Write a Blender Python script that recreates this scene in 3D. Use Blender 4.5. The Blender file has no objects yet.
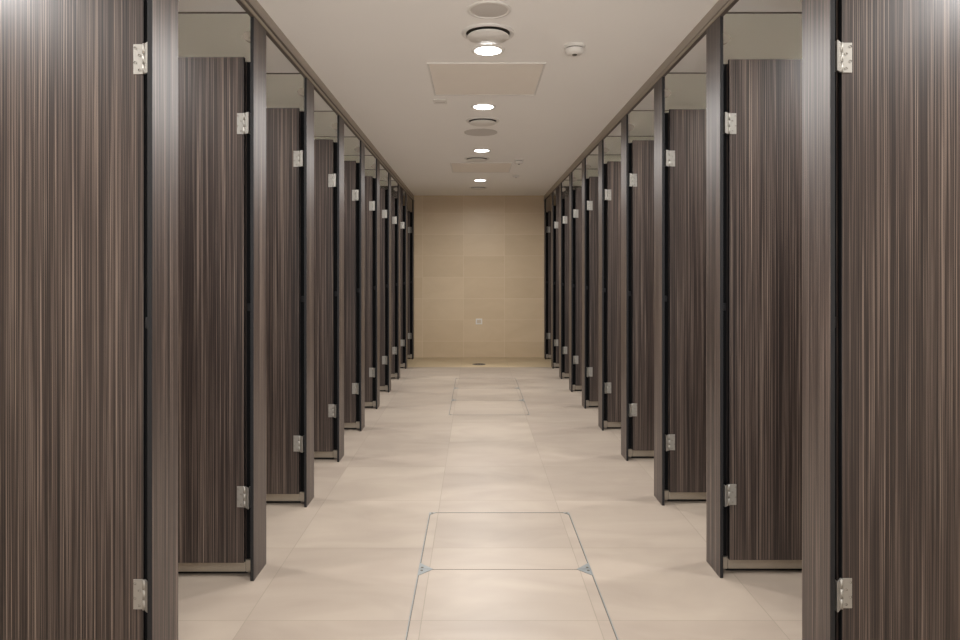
import bpy, bmesh, math, random
from mathutils import Vector, Matrix

random.seed(7)
scene = bpy.context.scene
col = scene.collection
PI = math.pi

# ------------------------------------------------------------------ camera, world, exposure
cam_data = bpy.data.cameras.new('camera')
cam = bpy.data.objects.new('camera', cam_data)
col.objects.link(cam)
scene.camera = cam
EYE = 1.198
cam.location = (0, 0, EYE)
cam.rotation_euler = (PI / 2, 0, 0)
cam_data.sensor_width = 36
cam_data.lens = 663 / 960 * 36
cam_data.shift_x = 0.0046
cam_data.shift_y = -0.0498
cam_data.clip_start = 0.02

world = bpy.data.worlds.new('world')
scene.world = world
world.use_nodes = True
world.node_tree.nodes['Background'].inputs[0].default_value = (0.9, 0.85, 0.8, 1)
world.node_tree.nodes['Background'].inputs[1].default_value = 0.02

scene.view_settings.view_transform = 'Standard'
scene.view_settings.look = 'None'
scene.view_settings.gamma = 1
scene.view_settings.use_curve_mapping = False
scene.view_settings.exposure = 0.13

CORRIDOR_W = 19.5       # watts of a corridor downlight
CUBICLE_W = 17.0         # watts of a cubicle downlight
CORRIDOR_SPREAD = 170
CUBICLE_SPREAD = 175
LAMP_COLOR = (1.0, 0.995, 0.985)
FILL_W = 38.0           # watts of the added fill behind the camera

# added fill area behind the camera, tilted up to brighten the ceiling
fill_area = bpy.data.lights.new('fill_light', 'AREA')
fill_area.shape = 'RECTANGLE'; fill_area.size = 1.7; fill_area.size_y = 1.9
fill_area.energy = FILL_W; fill_area.color = (1.0, 0.99, 0.98)
fill_area.spread = math.radians(105)
fill_lamp = bpy.data.objects.new('fill_light', fill_area)
col.objects.link(fill_lamp)
fill_lamp.location = (0.04, -1.5, 1.1); fill_lamp.rotation_euler = (math.radians(118), 0, 0)

# ------------------------------------------------------------------ plan of the place (metres)
LEFT, RIGHT = 0.86, 0.957           # corridor faces of the two rows
MID = 0.052                          # line of the ceiling fittings
CEIL = 2.275
BACK = 9.32
FRONT = -1.6
OUT_L, OUT_R = -2.35, 2.44
PITCH, FIRST = 0.8065, 1.763
NP = 10
RAIL_Z0, RAIL_Z1 = 2.187, 2.207
RAIL_LIFT = 0.012
DOOR_TOP = 2.042
PART_TOP = 2.032
GAP = 0.048                          # pilaster face to edge of the open door
ORD = ['nearest the camera', 'second from the camera', 'third from the camera', 'fourth from the camera',
       'fifth from the camera', 'sixth from the camera', 'seventh from the camera', 'eighth from the camera',
       'ninth from the camera', 'farthest away against the tiled end wall']

# ------------------------------------------------------------------ materials
def new_mat(name):
    m = bpy.data.materials.new(name)
    m.use_nodes = True
    nt = m.node_tree
    return m, nt, nt.nodes['Principled BSDF']

def srgb(r, g, b):
    f = lambda c: c / 12.92 if c <= 0.04045 else ((c + 0.055) / 1.055) ** 2.4
    return (f(r / 255), f(g / 255), f(b / 255), 1)

def simple(name, colour, rough=0.5, metal=0.0, noise=0.0, nscale=40, bump=0.0, spec=0.5):
    m, nt, b = new_mat(name)
    b.inputs['Base Color'].default_value = colour
    b.inputs['Roughness'].default_value = rough
    b.inputs['Metallic'].default_value = metal
    b.inputs['Specular IOR Level'].default_value = spec
    tc = nt.nodes.new('ShaderNodeTexCoord')
    n = nt.nodes.new('ShaderNodeTexNoise')
    n.inputs['Scale'].default_value = nscale
    nt.links.new(tc.outputs['Object'], n.inputs['Vector'])
    if noise > 0:
        mx = nt.nodes.new('ShaderNodeMix'); mx.data_type = 'RGBA'
        mx.inputs[6].default_value = tuple(c * (1 - noise) for c in colour[:3]) + (1,)
        mx.inputs[7].default_value = tuple(min(1, c * (1 + noise)) for c in colour[:3]) + (1,)
        nt.links.new(n.outputs['Fac'], mx.inputs[0])
        nt.links.new(mx.outputs[2], b.inputs['Base Color'])
    if bump > 0:
        bp = nt.nodes.new('ShaderNodeBump'); bp.inputs['Strength'].default_value = bump
        bp.inputs['Distance'].default_value = 0.002
        nt.links.new(n.outputs['Fac'], bp.inputs['Height'])
        nt.links.new(bp.outputs['Normal'], b.inputs['Normal'])
    return m

def math_node(nt, op, a=None, b=None, va=None, vb=None):
    n = nt.nodes.new('ShaderNodeMath'); n.operation = op
    if a is not None: nt.links.new(a, n.inputs[0])
    elif va is not None: n.inputs[0].default_value = va
    if b is not None: nt.links.new(b, n.inputs[1])
    elif vb is not None: n.inputs[1].default_value = vb
    return n.outputs[0]

def laminate():
    """dark straight-grained laminate: fine upright streaks, pale and near-black"""
    m, nt, b = new_mat('dark_striped_laminate')
    L = nt.links.new
    tc = nt.nodes.new('ShaderNodeTexCoord')
    sp = nt.nodes.new('ShaderNodeSeparateXYZ'); L(tc.outputs['Object'], sp.inputs[0])
    oi = nt.nodes.new('ShaderNodeObjectInfo')
    off = math_node(nt, 'MULTIPLY', oi.outputs['Random'], vb=37.0)
    u = math_node(nt, 'ADD', math_node(nt, 'ADD', sp.outputs[0], sp.outputs[1]), off)
    def streak(su, sz, seed, detail=2.0):
        cx = nt.nodes.new('ShaderNodeCombineXYZ')
        L(math_node(nt, 'MULTIPLY', u, vb=su), cx.inputs[0])
        cx.inputs[1].default_value = seed
        L(math_node(nt, 'MULTIPLY', sp.outputs[2], vb=sz), cx.inputs[2])
        n = nt.nodes.new('ShaderNodeTexNoise')
        n.inputs['Scale'].default_value = 1.0
        n.inputs['Detail'].default_value = detail
        n.inputs['Roughness'].default_value = 0.6
        L(cx.outputs[0], n.inputs['Vector'])
        return n.outputs['Fac']
    fine = streak(700, 1.4, 1.3, 2.5)
    mid = streak(340, 0.6, 7.7, 1.0)
    broad = streak(26, 0.35, 13.1, 1.0)
    s = math_node(nt, 'ADD', math_node(nt, 'MULTIPLY', fine, vb=0.60), math_node(nt, 'MULTIPLY', mid, vb=0.28))
    s = math_node(nt, 'ADD', s, math_node(nt, 'MULTIPLY', broad, vb=0.12))
    cr = nt.nodes.new('ShaderNodeValToRGB')
    e = cr.color_ramp.elements
    e[0].position = 0.38; e[0].color = srgb(26, 20, 18)
    e[1].position = 0.65; e[1].color = srgb(150, 132, 119)
    x = e.new(0.47); x.color = srgb(46, 36, 32)
    x = e.new(0.54); x.color = srgb(70, 57, 51)
    L(s, cr.inputs[0])
    L(cr.outputs[0], b.inputs['Base Color'])
    b.inputs['Roughness'].default_value = 0.42
    b.inputs['Specular IOR Level'].default_value = 0.62
    bp = nt.nodes.new('ShaderNodeBump'); bp.inputs['Strength'].default_value = 0.10
    bp.inputs['Distance'].default_value = 0.001
    L(fine, bp.inputs['Height']); L(bp.outputs['Normal'], b.inputs['Normal'])
    return m

def tiles(name, c_lo, c_hi, grout, au, av, su, sv, ou, ov, joint, rough, mottle=0.6, spec=0.5, strip=None):
    """stack-bonded tiles; au/av pick the object axes, su/sv the tile size, ou/ov a joint's position"""
    m, nt, b = new_mat(name)
    L = nt.links.new
    tc = nt.nodes.new('ShaderNodeTexCoord')
    sp = nt.nodes.new('ShaderNodeSeparateXYZ'); L(tc.outputs['Object'], sp.inputs[0])
    def axis(a, s, o):
        t = math_node(nt, 'DIVIDE', math_node(nt, 'SUBTRACT', sp.outputs[a], vb=o), vb=s)
        fl = math_node(nt, 'FLOOR', t)
        fr = math_node(nt, 'SUBTRACT', t, fl)
        d = math_node(nt, 'MINIMUM', fr, math_node(nt, 'SUBTRACT', None, fr, va=1.0))
        return fl, math_node(nt, 'MULTIPLY', d, vb=s)
    fu, du = axis(au, su, ou)
    fv, dv = axis(av, sv, ov)
    d = math_node(nt, 'MINIMUM', du, dv)
    isj = math_node(nt, 'LESS_THAN', d, vb=joint)
    idv = nt.nodes.new('ShaderNodeCombineXYZ'); L(fu, idv.inputs[0]); L(fv, idv.inputs[1])
    wn = nt.nodes.new('ShaderNodeTexWhiteNoise'); L(idv.outputs[0], wn.inputs['Vector'])
    # mottling shifted tile by tile
    mp = nt.nodes.new('ShaderNodeVectorMath'); mp.operation = 'MULTIPLY_ADD'
    L(wn.outputs['Color'], mp.inputs[0]); mp.inputs[1].default_value = (9, 9, 9)
    L(tc.outputs['Object'], mp.inputs[2])
    st = nt.nodes.new('ShaderNodeVectorMath'); st.operation = 'MULTIPLY'
    L(mp.outputs[0], st.inputs[0])
    st.inputs[1].default_value = (1.6, 3.6, 3.6)
    n = nt.nodes.new('ShaderNodeTexNoise'); n.inputs['Scale'].default_value = 1.3
    n.inputs['Detail'].default_value = 3; n.inputs['Distortion'].default_value = 1.1
    L(st.outputs[0], n.inputs['Vector'])
    f = math_node(nt, 'ADD', math_node(nt, 'MULTIPLY', n.outputs['Fac'], vb=mottle),
                  math_node(nt, 'MULTIPLY', wn.outputs['Value'], vb=1 - mottle))
    cr = nt.nodes.new('ShaderNodeValToRGB')
    cr.color_ramp.elements[0].position = 0.25; cr.color_ramp.elements[0].color = c_lo
    cr.color_ramp.elements[1].position = 0.75; cr.color_ramp.elements[1].color = c_hi
    L(f, cr.inputs[0])
    colour = cr.outputs[0]
    mx = nt.nodes.new('ShaderNodeMix'); mx.data_type = 'RGBA'
    L(isj, mx.inputs[0]); L(colour, mx.inputs[6]); mx.inputs[7].default_value = grout
    L(mx.outputs[2], b.inputs['Base Color'])
    b.inputs['Roughness'].default_value = rough
    b.inputs['Specular IOR Level'].default_value = spec
    bp = nt.nodes.new('ShaderNodeBump'); bp.inputs['Strength'].default_value = 0.3; bp.inputs['Distance'].default_value = 0.001
    bp.invert = True
    L(isj, bp.inputs['Height']); L(bp.outputs['Normal'], b.inputs['Normal'])
    return m

M_LAM = laminate()
M_CORE = simple('black_laminate_core', srgb(14, 13, 16), 0.6, noise=0.2, nscale=60)
M_SEAL_SHADE = simple('seal_and_groove_shade', srgb(84, 74, 66), 0.5, noise=0.1)
M_BLACK = simple('black_gap_shade', srgb(8, 8, 11), 0.7, noise=0.15, spec=0.2)  # shade of the gap behind the pilasters, put into colour
M_FLOOR = tiles('beige_floor_tile', srgb(139, 126, 114), srgb(158, 145, 131), srgb(130, 119, 106), 0, 1, 0.605, 0.6, -0.186, 2.28, 0.0016, 0.42, 0.75)
M_FLOOR_FAR = tiles('tan_far_floor', srgb(176, 156, 124), srgb(186, 166, 134), srgb(160, 140, 112), 0, 1, 0.605, 0.6, -0.186, 2.28, 0.0016, 0.42, 0.75)
M_WALL = tiles('tan_wall_tile', srgb(202, 178, 145), srgb(213, 190, 158), srgb(220, 199, 169), 0, 2, 0.575, 0.3, -0.17, 0.228, 0.0022, 0.4, 0.6)
M_CEIL = simple('painted_ceiling', srgb(247, 244, 240), 0.9, noise=0.01, nscale=3, spec=0.2)
M_TRIM = simple('grey_trim', srgb(176, 167, 157), 0.7, noise=0.03)  # one even grey, darker than the ceiling
M_PLASTER = simple('painted_wall', srgb(190, 180, 165), 0.85, noise=0.03, nscale=3)
M_WHITE = simple('white_plastic', srgb(228, 224, 218), 0.5, noise=0.02)
M_GRILLE = simple('grey_grille', srgb(204, 198, 192), 0.7, noise=0.08, nscale=900, bump=0.3)
M_HATCH = simple('hatch_board', srgb(242, 234, 224), 0.8, noise=0.02, nscale=6)
M_DARK = simple('dark_void', srgb(62, 55, 48), 0.9, noise=0.1)
M_ALU = simple('anodised_aluminium', srgb(176, 166, 152), 0.42, 0.55, noise=0.05, nscale=120)
M_STEEL = simple('satin_stainless', srgb(178, 174, 167), 0.5, 0.8, noise=0.05, nscale=200)
M_SCREW = simple('screw_steel', srgb(120, 114, 106), 0.35, 0.8, noise=0.1)
M_FRAME = simple('galvanised_frame', srgb(136, 139, 138), 0.4, 0.5, noise=0.12, nscale=90)
M_SEAM = simple('cover_seam', srgb(86, 79, 70), 0.8, noise=0.1)

def glass():
    m, nt, b = new_mat('green_tinted_glass')
    b.inputs['Base Color'].default_value = (0.92, 0.945, 0.90, 1)
    b.inputs['Roughness'].default_value = 0.02
    b.inputs['IOR'].default_value = 1.45
    b.inputs['Transmission Weight'].default_value = 1.0
    n = nt.nodes.new('ShaderNodeTexNoise'); n.inputs['Scale'].default_value = 5
    r = nt.nodes.new('ShaderNodeMapRange'); r.inputs[3].default_value = 0.01; r.inputs[4].default_value = 0.04
    nt.links.new(n.outputs['Fac'], r.inputs[0]); nt.links.new(r.outputs[0], b.inputs['Roughness'])
    return m
M_GLASS = glass()

def lamp_mat():
    m, nt, b = new_mat('lit_lamp')
    b.inputs['Base Color'].default_value = (0.9, 0.9, 0.9, 1)
    b.inputs['Emission Color'].default_value = (1.0, 0.96, 0.9, 1)
    b.inputs['Emission Strength'].default_value = 14
    return m
M_LAMP = lamp_mat()

# ------------------------------------------------------------------ helpers
def box(bm, x0, x1, y0, y1, z0, z1, bevel=0.0, mi=0):
    if x0 > x1: x0, x1 = x1, x0
    vs = [bm.verts.new((x, y, z)) for z in (z0, z1) for x, y in ((x0, y0), (x1, y0), (x1, y1), (x0, y1))]
    fs = [bm.faces.new([vs[i] for i in q]) for q in ((3, 2, 1, 0), (4, 5, 6, 7), (0, 1, 5, 4), (1, 2, 6, 5), (2, 3, 7, 6), (3, 0, 4, 7))]
    for f in fs: f.material_index = mi
    if bevel:
        es = list({e for f in fs for e in f.edges})
        bmesh.ops.bevel(bm, geom=es, offset=bevel, segments=2, profile=0.5, affect='EDGES')

def cyl(bm, c, axis, r, h, seg=24, mi=0):
    """solid cylinder from c along axis ('x','y','z') by h"""
    ax = {'x': Vector((1, 0, 0)), 'y': Vector((0, 1, 0)), 'z': Vector((0, 0, 1))}[axis]
    u = Vector((0, 0, 1)) if axis != 'z' else Vector((1, 0, 0))
    v = ax.cross(u)
    c = Vector(c)
    a = [bm.verts.new(c + r * (math.cos(t) * u + math.sin(t) * v)) for t in [2 * PI * i / seg for i in range(seg)]]
    b = [bm.verts.new(p.co + ax * h) for p in a]
    for i in range(seg):
        f = bm.faces.new((a[i], a[(i + 1) % seg], b[(i + 1) % seg], b[i])); f.material_index = mi; f.smooth = True
    bm.faces.new(a[::-1]).material_index = mi
    bm.faces.new(b).material_index = mi

def lathe(bm, prof, seg=48, mi=0, centre=(0, 0)):
    """spin (radius, z) points about z; ends with radius 0 close"""
    rings = []
    for r, z in prof:
        if r < 1e-6: rings.append([bm.verts.new((centre[0], centre[1], z))])
        else: rings.append([bm.verts.new((centre[0] + r * math.cos(2 * PI * i / seg), centre[1] + r * math.sin(2 * PI * i / seg), z)) for i in range(seg)])
    for a, b in zip(rings, rings[1:]):
        for i in range(seg):
            j = (i + 1) % seg
            if len(a) == 1 and len(b) == 1: continue
            if len(a) == 1: f = bm.faces.new((a[0], b[j], b[i]))
            elif len(b) == 1: f = bm.faces.new((a[i], a[j], b[0]))
            else: f = bm.faces.new((a[i], a[j], b[j], b[i]))
            f.material_index = mi; f.smooth = True

def prism(bm, pts, z0, z1, mi=0):
    a = [bm.verts.new((x, y, z0)) for x, y in pts]; b = [bm.verts.new((x, y, z1)) for x, y in pts]
    n = len(pts)
    for i in range(n): bm.faces.new((a[i], a[(i + 1) % n], b[(i + 1) % n], b[i])).material_index = mi
    bm.faces.new(a[::-1]).material_index = mi; bm.faces.new(b).material_index = mi

def obj(name, bm, mats, parent=None, loc=(0, 0, 0)):
    bmesh.ops.recalc_face_normals(bm, faces=bm.faces)
    me = bpy.data.meshes.new(name); bm.to_mesh(me); bm.free()
    for m in (mats if isinstance(mats, (list, tuple)) else [mats]): me.materials.append(m)
    o = bpy.data.objects.new(name, me); col.objects.link(o)
    o.location = loc
    if parent: o.parent = parent
    return o

def tag(o, label, cat, group=None):
    o['label'] = label; o['category'] = cat; o['kind'] = 'thing'
    if group: o['group'] = group
    return o

def thing(name, label, cat, loc, group=None):
    o = bpy.data.objects.new(name, None); col.objects.link(o); o.empty_display_size = 0.1
    o.location = loc
    return tag(o, label, cat, group)

def dup(root, loc, label, skip=()):
    def cp(o, parent):
        c = o.copy(); col.objects.link(c); c.parent = parent
        for ch in o.children:
            if ch.name.split('.')[0] not in skip: cp(ch, c)
        return c
    r = cp(root, None); r.location = loc; r['label'] = label
    return r

def struct(name, bm, mats):
    o = obj(name, bm, mats); o['kind'] = 'structure'; return o

def nb(): return bmesh.new()

# ------------------------------------------------------------------ room shell
bm = nb(); box(bm, OUT_L, OUT_R, FRONT, 8.36, -0.1, 0); struct('floor', bm, M_FLOOR)
bm = nb(); box(bm, OUT_L, OUT_R, 8.36, BACK, -0.1, 0); struct('floor', bm, M_FLOOR_FAR)  # far strip of floor in a tanner, paler tone
bm = nb(); box(bm, OUT_L, OUT_R, FRONT, BACK, CEIL, CEIL + 0.1); struct('ceiling', bm, M_CEIL)
bm = nb(); box(bm, OUT_L - 0.1, OUT_R + 0.1, BACK, BACK + 0.1, -0.1, CEIL + 0.1); struct('wall_back', bm, M_WALL)
bm = nb(); box(bm, OUT_L - 0.1, OUT_R + 0.1, FRONT - 0.1, FRONT, -0.1, CEIL + 0.1); struct('wall_front', bm, M_PLASTER)
bm = nb(); box(bm, OUT_L - 0.1, OUT_L, FRONT, BACK, -0.1, CEIL + 0.1); struct('wall_left', bm, M_PLASTER)
bm = nb(); box(bm, OUT_R, OUT_R + 0.1, FRONT, BACK, -0.1, CEIL + 0.1); struct('wall_right', bm, M_PLASTER)
for i, (s, w) in enumerate(((-1, LEFT), (1, RIGHT))):
    bm = nb(); box(bm, s * (w + 0.006), s * (w + 0.022), FRONT, BACK, RAIL_Z1 + 0.025, CEIL)
    struct('trim_%d' % (i + 1), bm, M_TRIM)

# ------------------------------------------------------------------ header rails
for s, w, side in ((-1, LEFT, 'left'), (1, RIGHT, 'right')):
    bm = nb()
    rz = RAIL_LIFT if s > 0 else 0.0
    box(bm, s * (w - 0.004), s * (w + 0.015), FRONT, BACK - 0.002, RAIL_Z0 + 0.006 + rz, RAIL_Z1 + rz, 0.003)
    o = obj('header_rail', bm, M_ALU)
    tag(o, 'long grey metal header rail running along the top of the %s row of cubicles' % side, 'rail', 'header rails')
    bm = nb()
    box(bm, s * (w + 0.001), s * (w + 0.014), FRONT, BACK - 0.002, RAIL_Z0 + 0.001 + rz, RAIL_Z0 + 0.006 + rz)
    obj('seal_strip', bm, M_SEAL_SHADE, o)
    bm = nb()
    box(bm, s * (w + 0.011), s * (w + 0.0149), FRONT, BACK - 0.002, RAIL_Z1 - 0.001 + rz, RAIL_Z1 + 0.032)  # recessed rail web, its shade put into the dark colour
    obj('groove_shade', bm, M_SEAL_SHADE, o)

# ------------------------------------------------------------------ cubicle fronts
def edge_panel(bm, x0, x1, y0, y1, z0, z1, normal_axis, bevel=0.0006):
    """laminate board: faces = slot 0, edges = slot 1 (black core)"""
    box(bm, x0, x1, y0, y1, z0, z1, bevel)
    bm.normal_update()
    for f in bm.faces:
        n = f.normal
        f.material_index = 0 if abs(n[normal_axis]) > 0.7 else 1

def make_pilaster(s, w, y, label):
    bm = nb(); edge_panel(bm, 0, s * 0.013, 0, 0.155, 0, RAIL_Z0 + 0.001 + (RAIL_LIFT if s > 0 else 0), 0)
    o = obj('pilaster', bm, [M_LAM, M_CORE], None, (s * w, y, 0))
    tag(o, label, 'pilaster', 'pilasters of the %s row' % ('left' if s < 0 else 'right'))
    bm = nb(); box(bm, s * 0.0135, s * 0.0475, 0.056, 0.084, 0.063, PART_TOP - 0.003, 0.001)  # black strip painting the shade between pilaster and partition
    p = obj('gap_shade', bm, M_BLACK, o); p['label'] = 'black upright strip for the shade behind the board'
    bm = nb(); box(bm, s * 0.0135, s * 0.0475, 0.050, 0.090, 0.013, 0.061, 0.002)
    obj('foot_bracket', bm, M_ALU, o)
    bm = nb(); box(bm, s * 0.016, s * 0.040, 0.040, 0.056, 1.045, 1.075, 0.003)
    obj('door_stop', bm, M_CORE, o)
    return o

def make_hinge(s, z, parent, screws=True):
    bm = nb()
    # leaf on the door, leaf reaching to the pilaster, knuckles between
    box(bm, s * 0.001, s * 0.027, -0.0022, 0, z - 0.041, z + 0.041, 0.0006)
    for k in range(3):
        z0 = z - 0.041 + k * 0.0275
        cyl(bm, (-s * 0.004, -0.004, z0), 'z', 0.0046, 0.0268, 14)
    vs = [(-s * 0.006, -0.006), (-s * 0.0235, -0.024), (-s * 0.0255, -0.024), (-s * 0.0255, 0.004), (-s * 0.0235, 0.004), (-s * 0.0235, -0.019), (-s * 0.008, -0.003)]
    if s > 0: vs = vs[::-1]
    prism(bm, vs, z - 0.041, z + 0.041)
    h = obj('hinge', bm, M_STEEL, parent)
    h['label'] = 'satin steel hinge'
    if screws:
        for k, (dx, dz) in enumerate(((0.022, 0.030), (0.010, 0.010), (0.022, -0.010), (0.010, -0.030))):
            bm = nb(); lathe(bm, [(0, 0.0), (0.0022, 0.0), (0.0036, 0.0009), (0.0036, 0.0016)], 12)
            bmesh.ops.rotate(bm, verts=bm.verts, cent=(0, 0, 0), matrix=Matrix.Rotation(PI / 2, 3, 'X'))
            bmesh.ops.translate(bm, verts=bm.verts, vec=(s * dx, -0.0018, z + dz))
            obj('screw', bm, M_SCREW, h)
    return h

def make_door(s, w, y, label):
    o = thing('cubicle_door', label, 'door', (s * (w + GAP), y + 0.03, 0), 'open cubicle doors of the %s row' % ('left' if s < 0 else 'right'))
    bm = nb(); edge_panel(bm, 0, s * 0.64, 0, 0.016, 0.058, DOOR_TOP, 1)
    obj('door_panel', bm, [M_LAM, M_CORE], o)
    make_hinge(s, 1.780 if s < 0 else 1.786, o); make_hinge(s, 0.318, o)
    return o

def make_partition(s, w, y, label, top=PART_TOP):
    o = thing('partition', label, 'partition', (s * (w + 0.0485), y + 0.062, 0), 'partitions of the %s row' % ('left' if s < 0 else 'right'))
    L = (abs(OUT_L) if s < 0 else OUT_R) - w - 0.05
    bm = nb(); edge_panel(bm, 0, s * L, 0, 0.016, 0.045, top, 1)
    obj('partition_panel', bm, [M_LAM, M_CORE], o)
    bm = nb()
    box(bm, 0, s * L, -0.012, 0.028, 0.013, 0.061, 0.005)
    c = obj('foot_channel', bm, M_ALU, o); c['label'] = 'grey metal channel along the foot'
    bm = nb(); box(bm, 0, s * L, 0.006, 0.016, 0.0, 0.013)  # black strip standing for the shade under the channel
    obj('foot_shade', bm, M_CORE, o)
    return o

def make_glass(s, w, y, label):
    o = thing('glass_panel', label, 'glass panel', (s * (w + 0.034), y + 0.066, PART_TOP), 'glass panels above the partitions of the %s row' % ('left' if s < 0 else 'right'))
    lift = 0.010 if s > 0 else 0.0
    L = (abs(OUT_L) if s < 0 else OUT_R) - w - 0.036
    bm = nb(); box(bm, 0, s * L, 0, 0.008, 0.002, 2.228 - PART_TOP + lift, 0.0008)
    obj('glass_pane', bm, M_GLASS, o)
    bm = nb(); box(bm, 0, s * L, -0.001, 0.009, 2.2285 - PART_TOP + lift, 2.2325 - PART_TOP + lift)
    obj('edge_trim', bm, M_SCREW, o)
    bm = nb()
    pts = []
    for q in range(16):
        t = 2 * PI * q / 16
        pts.append((-s * 0.004 + s * 0.035 * math.cos(t), 0.021 * math.sin(t) * abs(math.sin(t)) ** 0.4))
    pts = [(x if s * x > -0.012 else -s * 0.012, z) for x, z in pts]
    fa = [bm.verts.new((x, -0.010, 2.133 - PART_TOP + z)) for x, z in pts]
    fb = [bm.verts.new((x, 0.018, 2.133 - PART_TOP + z)) for x, z in pts]
    for q in range(len(pts)): bm.faces.new((fa[q], fa[(q + 1) % 16], fb[(q + 1) % 16], fb[q]))
    bm.faces.new(fa); bm.faces.new(fb[::-1])
    cyl(bm, (s * 0.006, -0.016, 2.133 - PART_TOP), 'y', 0.010, 0.005, 16)
    box(bm, -s * 0.017, s * 0.006, -0.009, 0.017, 2.122 - PART_TOP, 2.144 - PART_TOP, 0.002)
    c = obj('clamp', bm, M_ALU, o); c['label'] = 'round metal glass clamp'
    return o

for s, w, side in ((-1, LEFT, 'left'), (1, RIGHT, 'right')):
    proto = {}
    for k in range(NP):
        y = FIRST + PITCH * k + (0.0 if s < 0 else 0.026)
        if k == NP - 1: y = BACK - 0.200
        lp = 'dark striped laminate pilaster, %s %s side' % (ORD[k] + (' on the' if k < NP - 1 else ','), side)
        ld = 'dark striped cubicle door standing open, %s, %s side' % (ORD[k], side)
        lt = 'dark partition behind open door %s, %s side' % (ORD[k], side)
        lg = 'greenish clear glass panel above partition %s, %s side' % (ORD[k], side)
        if k == 0:
            proto['p'] = make_pilaster(s, w, y, lp)
            proto['d'] = make_door(s, w, y, ld)
            proto['t'] = make_partition(s, w, y, lt)
            proto['g'] = make_glass(s, w, y, lg)
            if s < 0:
                for q in 'dtg': proto[q].location.y += 0.020
        else:
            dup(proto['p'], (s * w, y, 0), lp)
            dup(proto['d'], (s * (w + GAP), y + 0.03, 0), ld, skip=('screw',) if k > 4 else ())
            if k == 8:
                make_partition(s, w, y, 'dark full-height partition behind the open door ninth from the camera, %s side' % side, CEIL - 0.001)
            else:
                dup(proto['t'], (s * (w + 0.0485), y + 0.062, 0), lt)
                if k < 8: dup(proto['g'], (s * (w + 0.034), y + 0.066, PART_TOP), lg)

# ------------------------------------------------------------------ ceiling fittings
def area_lamp(name, x, y, z, watts, size, spread, parent=None):
    ld = bpy.data.lights.new(name, 'AREA'); ld.shape = 'DISK'; ld.size = size
    ld.energy = watts; ld.color = LAMP_COLOR; ld.spread = math.radians(spread)
    lo = bpy.data.objects.new(name, ld); col.objects.link(lo); lo.location = (x, y, z)
    if parent: lo.parent = parent
    return lo

def make_downlight(x, y, label, group, r=0.067):
    o = thing('downlight', label, 'ceiling light', (x, y, CEIL), group)
    bm = nb(); lathe(bm, [(r - 0.004, 0), (r - 0.003, -0.005), (r + 0.004, -0.007), (r + 0.013, -0.004), (r + 0.015, 0)])
    obj('bezel', bm, M_WHITE, o)
    bm = nb(); lathe(bm, [(r - 0.003, 0), (r - 0.003, -0.003), (0, -0.004)])
    obj('lens', bm, M_LAMP, o)
    return o

LIGHTS = [(0.060, 3.215), (0.051, 4.31), (0.054, 5.86), (0.052, 7.76)]
lo = ['nearest the camera, beyond the round vent', 'second from the camera, just beyond the large ceiling hatch',
      'third from the camera, before the far hatch', 'farthest one, close to the tiled end wall']
first = None
for k, (x, y) in enumerate(LIGHTS):
    lab = 'bright round ceiling light, ' + lo[k]
    if first is None: first = make_downlight(x, y, lab, 'downlights along the corridor')
    else: dup(first, (x, y, CEIL), lab)
    area_lamp('corridor_lamp', x, y, CEIL - 0.010, CORRIDOR_W, 0.12, CORRIDOR_SPREAD)
for y in (1.9, 0.6, -0.7):  # unseen lamps, added to reach the brightness
    dup(first, (MID, y, CEIL), 'added unseen round ceiling light above or behind the camera')
    area_lamp('corridor_lamp', MID, y, CEIL - 0.010, CORRIDOR_W, 0.12, CORRIDOR_SPREAD)

first = None
for s, side in ((-1, 'left'), (1, 'right')):
    w = LEFT if s < 0 else RIGHT
    for k in range(-1, 8):
        y = FIRST + PITCH * k + 0.155 + 0.325
        lab = 'small round light in a cubicle ceiling on the %s side, hidden by doors' % side
        x = s * (w + 0.80)
        if first is None: first = make_downlight(x, y, lab, 'downlights inside the cubicles', 0.045)
        else: dup(first, (x, y, CEIL), lab)
        area_lamp('cubicle_lamp', x, y, CEIL - 0.010, CUBICLE_W, 0.08, CUBICLE_SPREAD)

def make_valve(x, y, label, r=0.12):
    o = thing('air_valve', label, 'ceiling vent', (x, y, CEIL), 'round air valves in the ceiling')
    bm = nb(); lathe(bm, [(r, 0), (r * 0.98, -0.006), (r * 0.90, -0.010), (r * 0.82, -0.004), (r * 0.82, 0)])
    obj('flange', bm, M_WHITE, o)
    bm = nb(); lathe(bm, [(r * 0.82, -0.0015), (0, -0.0015)])
    obj('throat', bm, M_DARK, o)
    bm = nb(); lathe(bm, [(0, -0.012), (r * 0.74, -0.013), (r * 0.79, -0.017), (r * 0.76, -0.022), (0, -0.027)])
    obj('disc', bm, M_WHITE, o)
    return o
v = make_valve(0.056, 2.985, 'white round air valve with dropped disc, largest, before the nearest light')
dup(v, (0.050, 4.71, CEIL), 'white round air valve beyond the second light from the camera')
dup(v, (0.012, 6.27, CEIL), 'white round air valve between the third light and the far hatch')
dup(v, (0.034, 8.42, CEIL), 'white round air valve farthest away, between last light and end wall')

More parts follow.
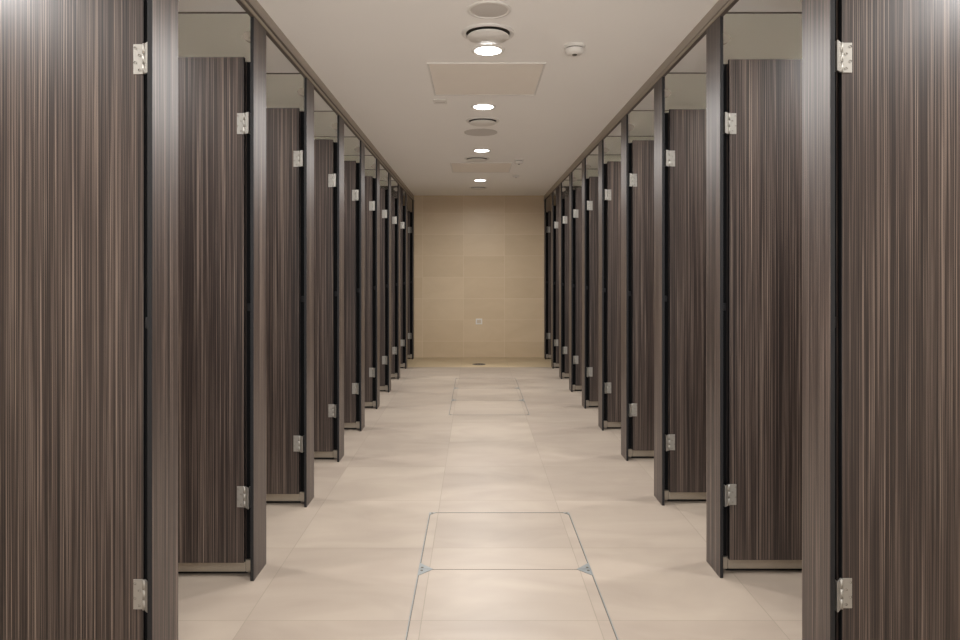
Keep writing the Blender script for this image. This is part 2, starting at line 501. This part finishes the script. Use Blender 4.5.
# speakers
o = thing('ceiling_speaker', 'grey round ceiling speaker with white rim at the top edge of the view', 'speaker', (0.055, 2.722, CEIL), 'ceiling speakers')
bm = nb(); lathe(bm, [(0.092, 0), (0.090, -0.004), (0.079, -0.006), (0.077, -0.003), (0.077, 0)]); obj('rim', bm, M_WHITE, o)
bm = nb(); lathe(bm, [(0.077, -0.002), (0.06, -0.004), (0, -0.005)]); obj('grille', bm, M_GRILLE, o)
o = thing('ceiling_speaker', 'grey flat round ceiling speaker between the second and third lights', 'speaker', (0.040, 5.10, CEIL), 'ceiling speakers')
bm = nb(); lathe(bm, [(0.128, 0), (0.127, -0.004), (0.121, -0.005), (0.120, 0)]); obj('rim', bm, M_GRILLE, o)
bm = nb(); lathe(bm, [(0.120, -0.003), (0.09, -0.005), (0, -0.006)]); obj('grille', bm, M_GRILLE, o)

# hatches
def hatch(y0, label):
    o = thing('ceiling_hatch', label, 'access hatch', (0.056, y0 + 0.3, CEIL), 'access hatches in the ceiling')
    bm = nb(); box(bm, -0.296, 0.296, -0.296, 0.296, -0.004, 0, 0.001); obj('hatch_board', bm, M_HATCH, o)
    bm = nb()
    for a, b, c, d in ((-0.307, -0.299, -0.307, 0.307), (0.299, 0.307, -0.307, 0.307), (-0.299, 0.299, -0.307, -0.299), (-0.299, 0.299, 0.299, 0.307)):
        box(bm, a, b, c, d, -0.006, 0)
    obj('hatch_frame', bm, M_WHITE, o)
hatch(3.413, 'square flush ceiling hatch, the larger near one between the first two lights')
hatch(6.52, 'square flush ceiling hatch, the far one before the last light')

# smoke detectors
def detector(x, y, label, r=0.05):
    o = thing('smoke_detector', label, 'smoke detector', (x, y, CEIL), 'smoke detectors')
    k = r / 0.05
    bm = nb(); lathe(bm, [(0.050 * k, 0), (0.050 * k, -0.010), (0.046 * k, -0.014), (0, -0.014)]); obj('base', bm, M_WHITE, o)
    bm = nb(); lathe(bm, [(0.041 * k, -0.014), (0.041 * k, -0.019), (0, -0.019)]); obj('smoke_slot', bm, M_SCREW, o)
    bm = nb(); lathe(bm, [(0.045 * k, -0.019), (0.043 * k, -0.032), (0.036 * k, -0.040), (0.012 * k, -0.043), (0, -0.043)]); obj('head', bm, M_WHITE, o)
    bm = nb(); lathe(bm, [(0.012 * k, -0.042), (0.011 * k, -0.047), (0, -0.048)], 16); obj('sensor_tip', bm, M_SCREW, o)
    return o
detector(0.470, 3.15, 'white smoke detector, the large near one on the ceiling right of the lights')
detector(0.415, 6.34, 'small white smoke detector on the ceiling right of the far hatch', 0.046)
o = thing('ceiling_sensor', 'small round white sensor on the ceiling between far smoke detector and end wall', 'sensor', (0.45, 7.38, CEIL))
bm = nb(); lathe(bm, [(0.042, 0), (0.040, -0.012), (0.030, -0.02), (0, -0.024)]); obj('housing', bm, M_WHITE, o)
bm = nb(); lathe(bm, [(0.014, -0.022), (0.012, -0.028), (0, -0.03)], 16); obj('sensor_tip', bm, M_GRILLE, o)
o = thing('ceiling_plate', 'small rectangular grey plate on the ceiling left of the second light', 'ceiling plate', (-0.224, 4.175, CEIL))
bm = nb(); box(bm, -0.042, 0.042, -0.052, 0.052, -0.006, 0, 0.002); obj('plate', bm, M_WHITE, o)
bm = nb(); box(bm, -0.030, 0.030, -0.006, 0.006, -0.009, -0.006, 0.001); obj('slot', bm, M_GRILLE, o)

# ------------------------------------------------------------------ back wall plate, floor drain
o = thing('wall_plate', 'small square pale plate low on the tiled end wall', 'wall plate', (0.048, BACK, 0.505))
bm = nb(); box(bm, -0.045, 0.045, -0.008, 0, -0.040, 0.040, 0.003); obj('plate', bm, M_WHITE, o)
bm = nb(); box(bm, -0.030, 0.030, -0.010, -0.008, -0.024, 0.024, 0.001); obj('insert', bm, simple('tan_insert', srgb(206, 190, 168), 0.5), o)

o = thing('floor_drain', 'round dark floor drain in front of the tiled end wall', 'drain', (0.044, 8.62, 0))
bm = nb(); lathe(bm, [(0.088, 0), (0.088, 0.002), (0.076, 0.003), (0.074, 0.0008)]); obj('drain_ring', bm, M_SCREW, o)
bm = nb(); lathe(bm, [(0.074, 0.001), (0, 0.001)])
obj('drain_well', bm, M_DARK, o)
bm = nb()
for k in range(-3, 4):
    hw = math.sqrt(0.073 ** 2 - (k * 0.02) ** 2)
    box(bm, k * 0.02 - 0.003, k * 0.02 + 0.003, -hw, hw, 0.001, 0.0028)
obj('grate', bm, M_SCREW, o)

# ------------------------------------------------------------------ floor access covers
CX0, CX1 = -0.230, 0.466
def corner_tri(bm, x, y, sx, sy, L=0.05):
    pts = [(x, y), (x + sx * L, y), (x, y + sy * L)]
    if sx * sy < 0: pts = pts[::-1]
    prism(bm, pts, 0.0, 0.0016)
def cover(y0, y1, label, near_open, far_open, x0=CX0, x1=CX1):
    cx, cy = (x0 + x1) / 2, (y0 + y1) / 2
    o = thing('floor_cover', label, 'floor access cover', (cx, cy, 0), 'tiled floor access covers')
    hx, hy = (x1 - x0) / 2, (y1 - y0) / 2
    bm = nb()
    t = 0.0035
    for sx in (-1, 1): box(bm, sx * hx, sx * (hx - t), -hy + .001, hy - .001, 0, 0.0012)
    if far_open:  box(bm, -hx + t, hx - t, hy - t, hy - .001, 0, 0.0012)
    if near_open: box(bm, -hx + t, hx - t, -hy + .001, -hy + t, 0, 0.0012)
    obj('metal_rim', bm, M_FRAME, o)
    bm = nb()
    for sx in (-1, 1): box(bm, sx * (hx - t), sx * (hx - t - 0.0025), -hy + .001, hy - .001, 0, 0.0008)
    box(bm, -hx + 2 * t, hx - 2 * t, hy - 0.0055 if far_open else hy - 0.0025, hy - 0.0035 if far_open else hy - .0005, 0, 0.0008)
    if near_open: box(bm, -hx + 2 * t, hx - 2 * t, -hy + 0.0035, -hy + 0.0055, 0, 0.0008)
    obj('seam', bm, M_SEAM, o)
    big = 0.056
    for sx in (-1, 1):
        for sy in (-1, 1):
            opened = far_open if sy > 0 else near_open
            L = 0.034 if opened else big
            bm = nb(); corner_tri(bm, sx * (hx - 0.002), sy * (hy - 0.001), -sx, -sy, L)
            q = obj('corner_plate', bm, M_FRAME, o)
            bm = nb(); cyl(bm, (sx * (hx - 0.014), sy * (hy - 0.013), 0.0016), 'z', 0.0055, 0.0006, 16)
            obj('lifting_socket', bm, M_SEAM, q)
    return o
cover(2.673, 3.305, 'tiled floor cover in thin metal frame, nearer frame, its far half', False, True)
cover(2.041, 2.673, 'tiled floor cover in thin metal frame, nearest of all, cut by the bottom edge', True, False)
cover(5.562, 6.205, 'tiled floor cover in the far thin metal frame, first of its three', True, False, -0.226, 0.455)
cover(6.205, 6.850, 'tiled floor cover in the far thin metal frame, middle of its three', False, False, -0.226, 0.455)
cover(6.850, 7.500, 'tiled floor cover in the far thin metal frame, farthest of its three', False, True, -0.226, 0.455)
